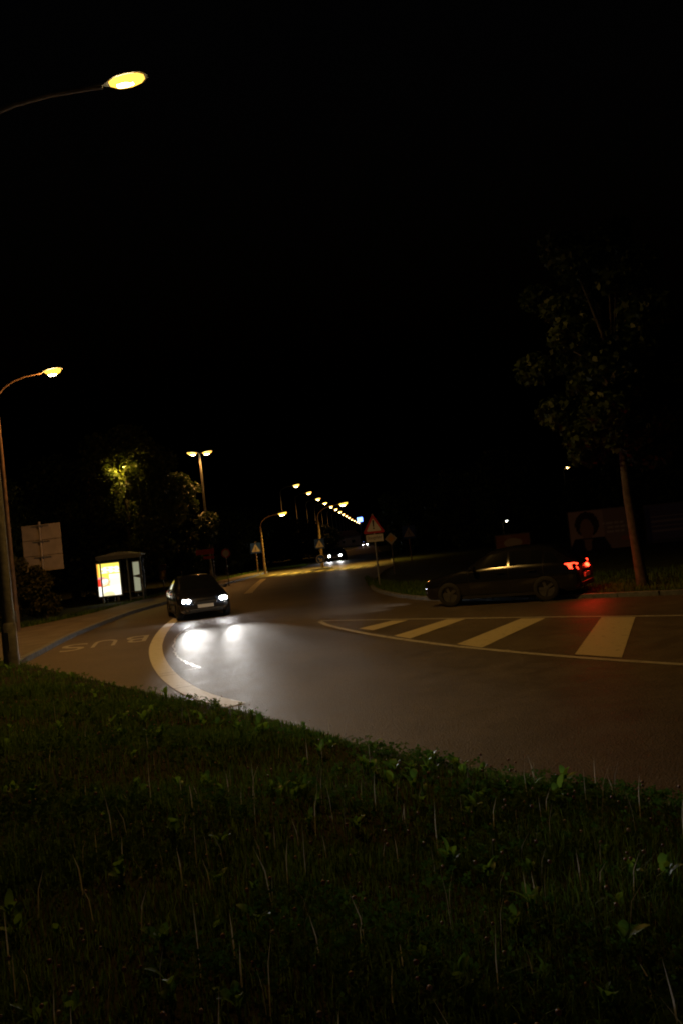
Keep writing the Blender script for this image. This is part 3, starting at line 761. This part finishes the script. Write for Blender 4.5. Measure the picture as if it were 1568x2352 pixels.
        MB().tube([(2.07,s*.60,.36),(2.13,s*.60,.36)], .055, 14).build('fog_lamp', M['chrome'], t)
        if tail is not None:
            Tm = MB(); pts = [(-2.075,.50,.72),(-2.035,.76,.74),(-1.93,.835,.78),(-1.90,.835,.92),(-1.985,.77,.93),(-2.03,.56,.90)]
            out = [Vector((x-.055,(y+.018)*s,z)) for x, y, z in pts]; inn = [Vector((x+.10,y*s,z)) for x, y, z in pts]
            cc = sum(out, Vector())/6; cc.x -= .02; Tm.v = [cc]+out+inn
            for k in range(6): Tm.f.append((0,1+k,1+(k+1) % 6)); Tm.f.append((1+k,7+k,7+(k+1) % 6,1+(k+1) % 6))
            Tm.smooth = True; Tm.build('tail_light', tail, t)
    MB().box((2.06,-.40,.50),(2.165,.40,.60)).build('grille', M['plastic'], t, bevel=.015)
    MB().box((2.06,-.55,.25),(2.155,.55,.36)).build('air_intake', M['plastic'], t, bevel=.02)
    MB().box((2.14,-.26,.39),(2.172,.26,.50)).build('number_plate', M['plate'], t, bevel=.004)
    MB().box((-2.172,-.26,.52),(-2.13,.26,.63)).build('number_plate', M['plate'], t, bevel=.004)
    MB().box((-2.175,-.66,.30),(-2.08,.66,.42)).build('rear_bumper', M['plastic'], t, bevel=.02)
    return t
def beams(t, power, color=XENON, drop=.055, toe=0.0, angle=62):
    for s in (-1,1): spot(t, 'headlight_beam', (2.22,s*.62,.64), (1, toe, -drop), power, color, angle, 1.0, .06)

# car coming round the bend, headlights on
hl, hr = at(421,1383,27.2), at(521,1374,28.0)
mid = (hl+hr)/2
head = math.radians(-72)
carA = car('car', 'dark car with bright white headlights coming round the bend', M['paint'], M['head'], M['tailoff'],
           (mid.x-2.13*math.cos(head), mid.y-2.13*math.sin(head), 0), head, 'cars on the road')
[beams(carA, 1350, drop=.064, toe=t_, angle=14.5) for t_ in (-.075,.02)]; beams(carA, 30, drop=.03, toe=.05, angle=80)
# car leaving to the left behind the hatched area, tail lights on
hd = math.radians(151.5)
tp = at(1335,1294,21.6)
carB = car('car', 'dark car with glowing red tail lights beyond the hatched area', M['paintred'], None, M['tail'],
           (tp.x+2.05*math.cos(hd), tp.y+2.05*math.sin(hd), 0), hd, 'cars on the road')
for s in (-1,1): 
    l = bpy.data.lights.new('tail_glow','POINT'); l.energy = 10; l.color = (1,.03,.01); l.shadow_soft_size = .08
    o = bpy.data.objects.new('tail_glow', l); COL.objects.link(o); o.parent = carB; o.location = (-2.22,s*.68,.83)
beams(carB, 150)
# oncoming cars on the far road
pc_ = at(774,1275,92); carC = car('car', 'oncoming car with glaring headlights just past the crossing', M['paintsilver'], M['headfar'], M['tailoff'], (pc_.x,94.2,0), math.radians(-97), 'cars on the road'); beams(carC, 500, drop=.09, angle=40)
pd_ = at(838,1246,230); carD = car('car', 'farthest oncoming car, two small headlights under the lamp row', M['paintsilver'], M['headfar'], M['tailoff'], (pd_.x,232,0), math.radians(-92), 'cars on the road'); beams(carD, 100, drop=.12, angle=40)

# ------------------------------------------------------------------ trees and shrubs
def leaf_cloud(centers, radii, n, size, seed):
    r = np.random.default_rng(seed); vol = np.prod(np.array(radii),1)**.75; pick = r.choice(len(centers), n, p=vol/vol.sum())
    d = r.normal(size=(n,3)); d /= np.linalg.norm(d,axis=1)[:,None]; rad = r.uniform(0,1,n)**.45
    P = np.array(centers)[pick] + d*rad[:,None]*np.array(radii)[pick]
    nrm = d*.6 + r.normal(size=(n,3))*.7 + np.array([0,0,.35]); nrm /= np.linalg.norm(nrm,axis=1)[:,None]
    a = np.cross(nrm, r.normal(size=(n,3))); a /= np.linalg.norm(a,axis=1)[:,None]; b = np.cross(nrm,a)
    s = size*r.uniform(.6,1.35,n)[:,None]
    V = np.stack([P-a*s*.55, P+b*s*.42+nrm*s*.08, P+a*s*.6-nrm*s*.12, P-b*s*.42+nrm*s*.08],1).reshape(-1,3)
    return V, np.arange(4*n).reshape(-1,4)
def tree(name, label, loc, trunk_h, cw, ch, leafm, n, size, seed, barkm='bark', tr=.16, group=None, cat='tree', shape=1.0, lean=0, nclump=26, cl=1.0, extra=()):
    r = random.Random(seed); t = thing(name, label, cat, loc, 0, group)
    tk = MB(); top = trunk_h+ch*.72
    axis = [Vector((math.sin(k*.9+seed)*.05*k*tr*3+lean*k/6, math.cos(k*1.3+seed)*.05*k*tr*3, -.2+(top+.2)*k/6)) for k in range(7)]
    tk.tube(axis, [tr*1.35,tr,tr*.9,tr*.72,tr*.5,tr*.32,tr*.12], 10)
    cs, rs = [], []
    for k in range(nclump):
        zf = (k+.5)/nclump; prof = math.sin(PI*min(1,max(0,.12+.80*zf)))**.7*shape; a = k*2.399+r.uniform(-.4,.4)
        rad = cw/2*prof*r.uniform(.35,.85); c = Vector((lean+rad*math.cos(a), rad*math.sin(a), trunk_h+ch*zf))
        q = cw*r.uniform(.12,.21)*cl; cs.append(tuple(c)); rs.append((q,q,q*.75))
        if k % 2 == 0:
            st = next((q for q in axis if q.z > trunk_h*.9+zf*ch*.35), axis[5]); mid_ = st.lerp(c,.55)+Vector((0,0,.25)); tk.tube([st,mid_,c], [tr*.35,tr*.2,tr*.05], 6)
    for c, q in extra: cs.append(c); rs.append((q,q,q*.8))
    tk.build('trunk', M[barkm], t)
    V, Fq = leaf_cloud(cs, rs, n, size, seed); link('crown', fast_mesh('crown', V, Fq, M[leafm]), t); return t

tip = at(272,1066,51.6); a = at(285,1150,53); tree('broadleaf_tree', 'large leafy tree with lamplit top left of the double lamp post', (a.x+.2,53,.08), 2.2, 8.6, 8.2, 'leaf', 24000, .21, 3, tr=.22, nclump=46, cl=.7, extra=[((tip.x-a.x-.2+dx, tip.y-53+dy, tip.z-.08+dz), q) for dx, dy, dz, q in ((.25,-.9,-.1,.5),(-.6,-.75,.5,.5),(1.1,-.3,.2,.55),(-1.0,-.2,-.2,.55),(.3,-.4,1.1,.55),(.9,-.6,-.9,.5),(-.5,-.5,-1.0,.5),(.9,.2,1.9,.6),(1.7,0,-.3,.6),(2.2,.1,.9,.5),(-1.3,.3,1.0,.45))])
street_lamp((tip.x-1.9,51.4,.09), [tip], 'street lamp hidden inside the crown of the lamplit tree', r=.09, lens='lampmid', L=.75, W=.4, power=0, color=(1,.62,.12), postmat='brownpost', bowl=.8, point=420)
a = at(395,1200,60); tree('broadleaf_tree', 'dark round tree between the lit tree and the double lamp post', (a.x,61,.08), 1.4, 7.0, 6.6, 'leafd', 11000, .21, 8, tr=.18, nclump=34, cl=.8)
a = at(150,1230,52); tree('broadleaf_tree', 'dark dense tree behind the bare sign back', (a.x,53,.08), 1.2, 8.5, 7.5, 'leafd', 15000, .22, 15, tr=.2)
a = at(20,1230,44); tree('broadleaf_tree', 'dark tree at left edge beyond the brown lamp post', (a.x-2.2,45,.08), 1.2, 7.5, 6.5, 'leafd', 13000, .2, 19, tr=.2)
b = gnd(1477,1345,.08); tree('young_tree', 'slim young tree with bare trunk on verge in front of boards', (b.x,b.y,.06), 3.5, 4.8, 5.9, 'leafd', 13000, .17, 23, barkm='palebark', tr=.125, lean=-.35, nclump=40, cl=.75)
# bushes round the sign back
for (x, yb, h_, wd, lab, sd) in ((28,1430,3.0,2.7,'ragged bush against the brown lamp post',31),(88,1424,2.3,2.2,'low leafy bush in front of the sign back post',34),(-60,1446,2.7,3,'bush at left edge behind the tall grey mast',37)):
    q = gnd(x,yb,.09); t = thing('bush', lab, 'bush', (q.x,q.y+.6,.08), 0, 'bushes on the left verge')
    r = random.Random(sd); cs, rs = [], []
    st = MB()
    for k in range(16):
        a_ = k*2.4; zz = .35+(h_-.5)*((k+.5)/16); rad = wd/2*r.uniform(.1,.7)*(1-.45*k/16); c = (rad*math.cos(a_), rad*math.sin(a_)*.7, zz); cs.append(c); q_ = r.uniform(.28,.5); rs.append((q_,q_,q_*.9))
        if k % 2: st.tube([(0,0,-.1),(c[0]*.4,c[1]*.4,zz*.55),c], [.03,.02,.006], 6)
    st.build('stem', M['bark'], t)
    V, Fq = leaf_cloud(cs, rs, 5200, .13, sd); link('foliage', fast_mesh('foliage', V, Fq, M['shrub']), t)
# background trees
bgl = [(560,96,8,6.5),(620,118,9,7),(690,120,8,5.2),(735,150,9,5),(515,86,6,6),(940,92,8,6),(1000,104,9,8),(1075,84,8,7),(1180,78,8,8),(1250,95,10,6),(1370,72,7,5),(1500,66,8,9),(1610,62,9,9),(885,190,9,6),(930,150,9,7),(-120,70,10,11),(330,85,9,10)]
protos = {}
for i, (x, Y, wd, h_) in enumerate(bgl):
    c = at(x, 1260, Y); lab = 'dark tree in the black row behind the crossing' if x < 800 else 'dark tree in the black row beyond the right verge'
    grp = 'dark trees behind the crossing' if x < 800 else 'dark trees beyond the right verge'
    k = i % 3
    if k not in protos:
        protos[k] = tree('background_tree', lab, (0,0,0), .8, 9, 8.5, 'leafd', 7000, .36, 50+k, tr=.18, group=grp); o = protos[k]
        kids = list(o.children)
        KIDS[k] = kids
    else:
        src = protos[k]; o = src.copy(); COL.objects.link(o)
        for ch in KIDS[k]: q = ch.copy(); COL.objects.link(q); q.parent = o
    o['label'] = lab; o['group'] = grp; o.location = (c.x, Y, 0); o.scale = (wd/9, wd/9, h_/8.5); o.rotation_euler = (0,0,i*1.7)
# low building and blue sign at the far end of the road
c = at(812,1232,300); t = thing('low_building', 'low pale building under the far end of the lamp row', 'building', (c.x-6,330,0), 0)
MB().box((-9,0,0),(9,8,4)).build('wall', M['render'], t); MB().prism([(-9.6,4),(9.6,4),(7,6.4),(-7,6.4)],-.5,8.5).build('roof', M['rooftile'], t)
for x in (-6,-2,2,6): f_ = MB().box((x-.8,-.06,1.2),(x+.8,.02,2.6)).build('window', M['signwhite'], t); MB().box((x-.7,-.09,1.3),(x+.7,-.062,2.5)).build('pane', M['dpane'], f_)
c = at(826,1194,300); t = thing('lit_sign', 'small blue lit sign at the far end of the lamp row', 'sign', (c.x,300,0), 0)
MB().tube([(0,0,-.1),(0,0,c.z+.6)], .12, 8).build('post', M['steel'], t); MB().box((-1.0,-.25,c.z-.7),(1.0,.25,c.z+.9)).build('sign_box', M['lampblue'], t, bevel=.1)

# ------------------------------------------------------------------ meadow on the bank
def blades(P, Z, h, wd, bend, seed, segs=2):
    r = np.random.default_rng(seed); n = len(P); a = r.uniform(0,2*PI,n); side = np.stack([np.cos(a),np.sin(a),np.zeros(n)],1)
    b = a + r.uniform(-.6,.6,n) + PI/2; out = np.stack([np.cos(b),np.sin(b),np.zeros(n)],1); base = np.column_stack([P,Z])
    h = h[:,None]; wd = wd[:,None]; bend = bend[:,None]
    up = np.array([0,0,1.0]); p0 = base - up*.01; p1 = base + up*h*.55 + out*bend*h*.22; p2 = base + up*h*(1-.25*bend) + out*bend*h*.75
    V = np.stack([p0-side*wd/2, p0+side*wd/2, p1+side*wd*.42, p1-side*wd*.42, p2],1).reshape(-1,3)
    i = np.arange(n)*5; T = np.concatenate([np.stack([i,i+1,i+2],1),np.stack([i,i+2,i+3],1),np.stack([i+3,i+2,i+4],1)])
    return V, T
def scatter(n, y0, y1, seed, spread=.52, power=1.0):
    r = np.random.default_rng(seed); y = y0 + (y1-y0)*r.uniform(0,1,n)**power; x = r.uniform(-1,1,n)*(spread*y+1.0); P = np.stack([x,y],1)
    return P[inside(P)]
vs_, ts_ = [], []; off = 0
for n, y0, y1, pw_, hl_, hh, wd, sd in ((42000,1.9,5,1.0,.05,.16,.0050,1),(42000,4.5,9,1.0,.05,.17,.0065,2),(42000,8,13,1.0,.06,.18,.010,3),(42000,12,24,1.0,.06,.19,.014,4)):
    P = scatter(n, y0, y1, sd, power=pw_); r = np.random.default_rng(sd+100)
    cl = .55+.45*np.sin(P[:,0]*3.1+np.sin(P[:,1]*2.2)*1.4)*np.sin(P[:,1]*2.7+P[:,0]*.7)
    h = r.uniform(hl_,hh,len(P))*(.35+.85*cl)*np.clip(.45+edge_dist(P)*.6,0,1)
    V, T = blades(P, bank_z(P), h, np.full(len(P),wd)*r.uniform(.6,1.4,len(P)), r.uniform(.1,1.0,len(P)), sd); vs_.append(V); ts_.append(T+off); off += len(V)
go = link('meadow_grass', fast_mesh('meadow_grass', np.concatenate(vs_), np.concatenate(ts_), M['grass']))
tag(go, 'dark unmown grass covering the bank in the foreground', 'grass', kind='stuff')
# grass on the right verge and the left verge edge
Pv = []
rr_ = np.random.default_rng(5)
RVX = np.array([[q.x,q.y] for q in rvp[:8]])[::-1]
x = rr_.uniform(RVX[0,0]-.2, 17, 16000); y = np.interp(x, RVX[:,0], RVX[:,1]) + .12 + rr_.uniform(0,1,16000)**1.5*9; P = np.stack([x,y],1)
V1, T1 = blades(P, np.full(len(P),.08), rr_.uniform(.05,.20,len(P)), np.full(len(P),.022), rr_.uniform(.1,1,len(P)), 6)
BKX = np.array([[q.x,q.y] for q in bp_]); x = rr_.uniform(-20,-4,9000); y = np.interp(x, BKX[:,0], BKX[:,1]) + rr_.uniform(.02,1,9000)**1.4*5; P = np.stack([x,y],1)
V2, T2 = blades(P, np.full(len(P),.09), rr_.uniform(.06,.25,len(P)), np.full(len(P),.025), rr_.uniform(.1,1,len(P)), 7)
o = link('verge_grass', fast_mesh('verge_grass', V1, T1, M['grass'])); tag(o, 'short dark grass on the verge around the warning sign', 'grass', kind='stuff')
o = link('verge_grass', fast_mesh('verge_grass', V2, T2, M['grass'])); tag(o, 'rough grass behind the left pavement', 'grass', kind='stuff')
# clover and other low leaves in patches
def low_leaves(n, y0, y1, seed, size):
    P = scatter(n, y0, y1, seed); r = np.random.default_rng(seed+1)
    f = np.sin(P[:,0]*2.1+1.3*np.sin(P[:,1]*1.9+1))+np.sin(P[:,1]*2.6+1.1*np.sin(P[:,0]*3.3))+.5*np.sin(P[:,0]*7+P[:,1]*6)
    P = P[f > r.uniform(-.6,1.5,len(P))]; n = len(P); Z = bank_z(P)+r.uniform(.02,.12,n); base = np.column_stack([P,Z]); vs, k = [], 0
    a0 = r.uniform(0,2*PI,n); nz = np.column_stack([r.normal(0,.35,n), r.normal(-.7,.45,n), np.ones(n)]); nz /= np.linalg.norm(nz,axis=1)[:,None]
    e1 = np.cross(nz, np.array([0,1.0,0])); e1 /= np.linalg.norm(e1,axis=1)[:,None]; e2 = np.cross(nz,e1); sz = (size*r.uniform(.6,1.4,n))[:,None]
    for j in range(3):
        a = (a0+j*2.094)[:,None]; d = e1*np.cos(a)+e2*np.sin(a); q = e2*np.cos(a)-e1*np.sin(a)
        vs.append(np.stack([base, base+d*sz*.55+q*sz*.42+nz*sz*.12, base+d*sz, base+d*sz*.55-q*sz*.42+nz*sz*.12],1))
    V = np.stack(vs,1).reshape(-1,3); return V, np.arange(len(V)).reshape(-1,4)
V3, F3 = low_leaves(24000,1.9,6,81,.019); V4, F4 = low_leaves(24000,5.5,12,83,.026); V5, F5 = low_leaves(10000,11,22,85,.035)
o = link('clover_leaves', fast_mesh('clover_leaves', np.concatenate([V3,V4,V5]), np.concatenate([F3,F4+len(V3),F5+len(V3)+len(V4)]), M['low']))
tag(o, 'low round clover leaves in patches through the bank grass', 'clover', kind='stuff')
# pale dry stalks and clover heads, too many to count
P = np.concatenate([scatter(260,2.4,6,61), scatter(150,5,10,62)]); r = np.random.default_rng(63)
V, T = blades(P, bank_z(P), r.uniform(.14,.34,len(P)), r.uniform(.004,.008,len(P)), r.uniform(.05,.45,len(P)), 64)
o = link('dry_stalks', fast_mesh('dry_stalks', V, T, M['stalk'])); tag(o, 'thin pale dry stalks standing among the foreground grass', 'stalks', kind='stuff')
P = np.concatenate([scatter(420,2.4,6.5,71), scatter(400,6,12,72)]); r = np.random.default_rng(73); Z = bank_z(P)+r.uniform(.07,.17,len(P))
bmi = bmesh.new(); bmesh.ops.create_icosphere(bmi, subdivisions=1, radius=1); iv = np.array([v.co[:] for v in bmi.verts]); it = np.array([[v.index for v in f.verts] for f in bmi.faces]); bmi.free()
rad = r.uniform(.006,.012,len(P)); V = (np.column_stack([P,Z])[:,None,:] + iv[None]*rad[:,None,None]*np.array([1,1,1.1])).reshape(-1,3); T = (it[None]+np.arange(len(P))[:,None,None]*len(iv)).reshape(-1,3)
o = link('clover_heads', fast_mesh('clover_heads', V, T, M['clover'])); tag(o, 'tiny pinkish clover flower heads dotted through the grass', 'flowers', kind='stuff')

# broad-leaved plants, each its own thing with each leaf a part
def leaf_mesh(L, Wd, seed):
    r = random.Random(seed); V, Fc = [], []; n = 6
    for k in range(n+1):
        t = k/n; wd = Wd*(math.sin(PI*min(1,t*.92+.06))**.75); x = L*t; z = .55*L*t-.42*L*t*t
        V += [(x,-wd/2,z+.12*wd),(x,0,z),(x,wd/2,z+.12*wd)]
    for k in range(n):
        for j in (0,1): a = k*3+j; Fc.append((a,a+1,a+4,a+3))
    me = bpy.data.meshes.new('leaf'); me.from_pydata(V,[],Fc); me.materials.append(M['dock']); me.shade_smooth(); return me
LM = [leaf_mesh(.11,.065,1), leaf_mesh(.09,.06,2), leaf_mesh(.13,.055,3), leaf_mesh(.08,.07,4)]
def plant(P, s, seed, label, group=None):
    r = random.Random(seed); z = float(bank_z(np.array([[P.x,P.y]]))[0]); t = thing('broadleaf_plant', label, 'plant', (P.x,P.y,z), r.uniform(0,6.28), group)
    n = r.randint(4,7); st = MB()
    for k in range(n):
        a = k*2.4+r.uniform(-.3,.3); hh = r.uniform(.03,.13)*s; tilt = r.uniform(-1.25,-.35)
        rt = .015*s; lx, ly = rt*math.cos(a), rt*math.sin(a); st.tube([(0,0,-.01),(lx,ly,hh)], .0025*s, 5)
        o = link('leaf', LM[r.randrange(4)], t, (lx,ly,hh-.003)); o.rotation_euler = (r.uniform(-.3,.3), tilt, a); sc_ = s*r.uniform(.7,1.15); o.scale = (sc_,sc_,sc_)
    st.build('stem', M['dock'], t)
special = [((590,1640),.95,'leafy clump on bank crest where the white lane line ends'),((330,1640),1.0,'bright leafy plant below the bus lane marking'),((370,1680),1.0,'round leaved plant just below the bright leafy plant on bank'),
    ((1435,2160),.8,'light green leaf cluster near the lower right corner'),((1180,2125),.6,'small light green leaf pair left of the lower right cluster'),((590,2085),.6,'single broad leaf plant in lower middle of the grass'),
    ((500,2040),.7,'flat leaved plant left of the lower middle stalks'),((45,2160),.8,'leafy plant near the lower left edge'),((80,1850),1.0,'leafy clump at left edge half way down the grass'),((675,1820),.7,'pale leaf plant in mid grass below the bank crest'),((710,1870),.6,'upright leaf below mid grass pale plant'),((1260,1830),.7,'small leafy plant near the right bank edge'),((1420,2060),.7,'leaf pair above the lower right cluster'),((1070,1820),.7,'leafy plant in the middle right grass')]
for i, (q, s, lab) in enumerate(special):
    P = gnd(*q, .36); plant(P, s, 200+i, lab)
r = random.Random(77)
cnt = 0
for k in range(70):                              # along the crest
    i = r.uniform(12, len(ep)-16); a = ep[int(i)]; d = r.uniform(.1,1.3); P = Vector((a.x-.35*d, a.y-d, 0))
    if P.y < 3 or P.x > 6 or P.x < -9: continue
    plant(P, r.uniform(.5,.95), 300+k, 'leafy weed among others along the crest of the bank', 'weeds along the bank crest')
for k in range(110):
    y = r.uniform(2.9,10); P = np.array([[r.uniform(-.45,.45)*y, y]])
    if not inside(P)[0] or edge_dist(P)[0] < 1.2: continue
    plant(Vector((P[0,0],P[0,1],0)), r.uniform(.45,.9), 400+k, 'small leafy weed lost among others in the dark bank grass', 'weeds in the bank grass')
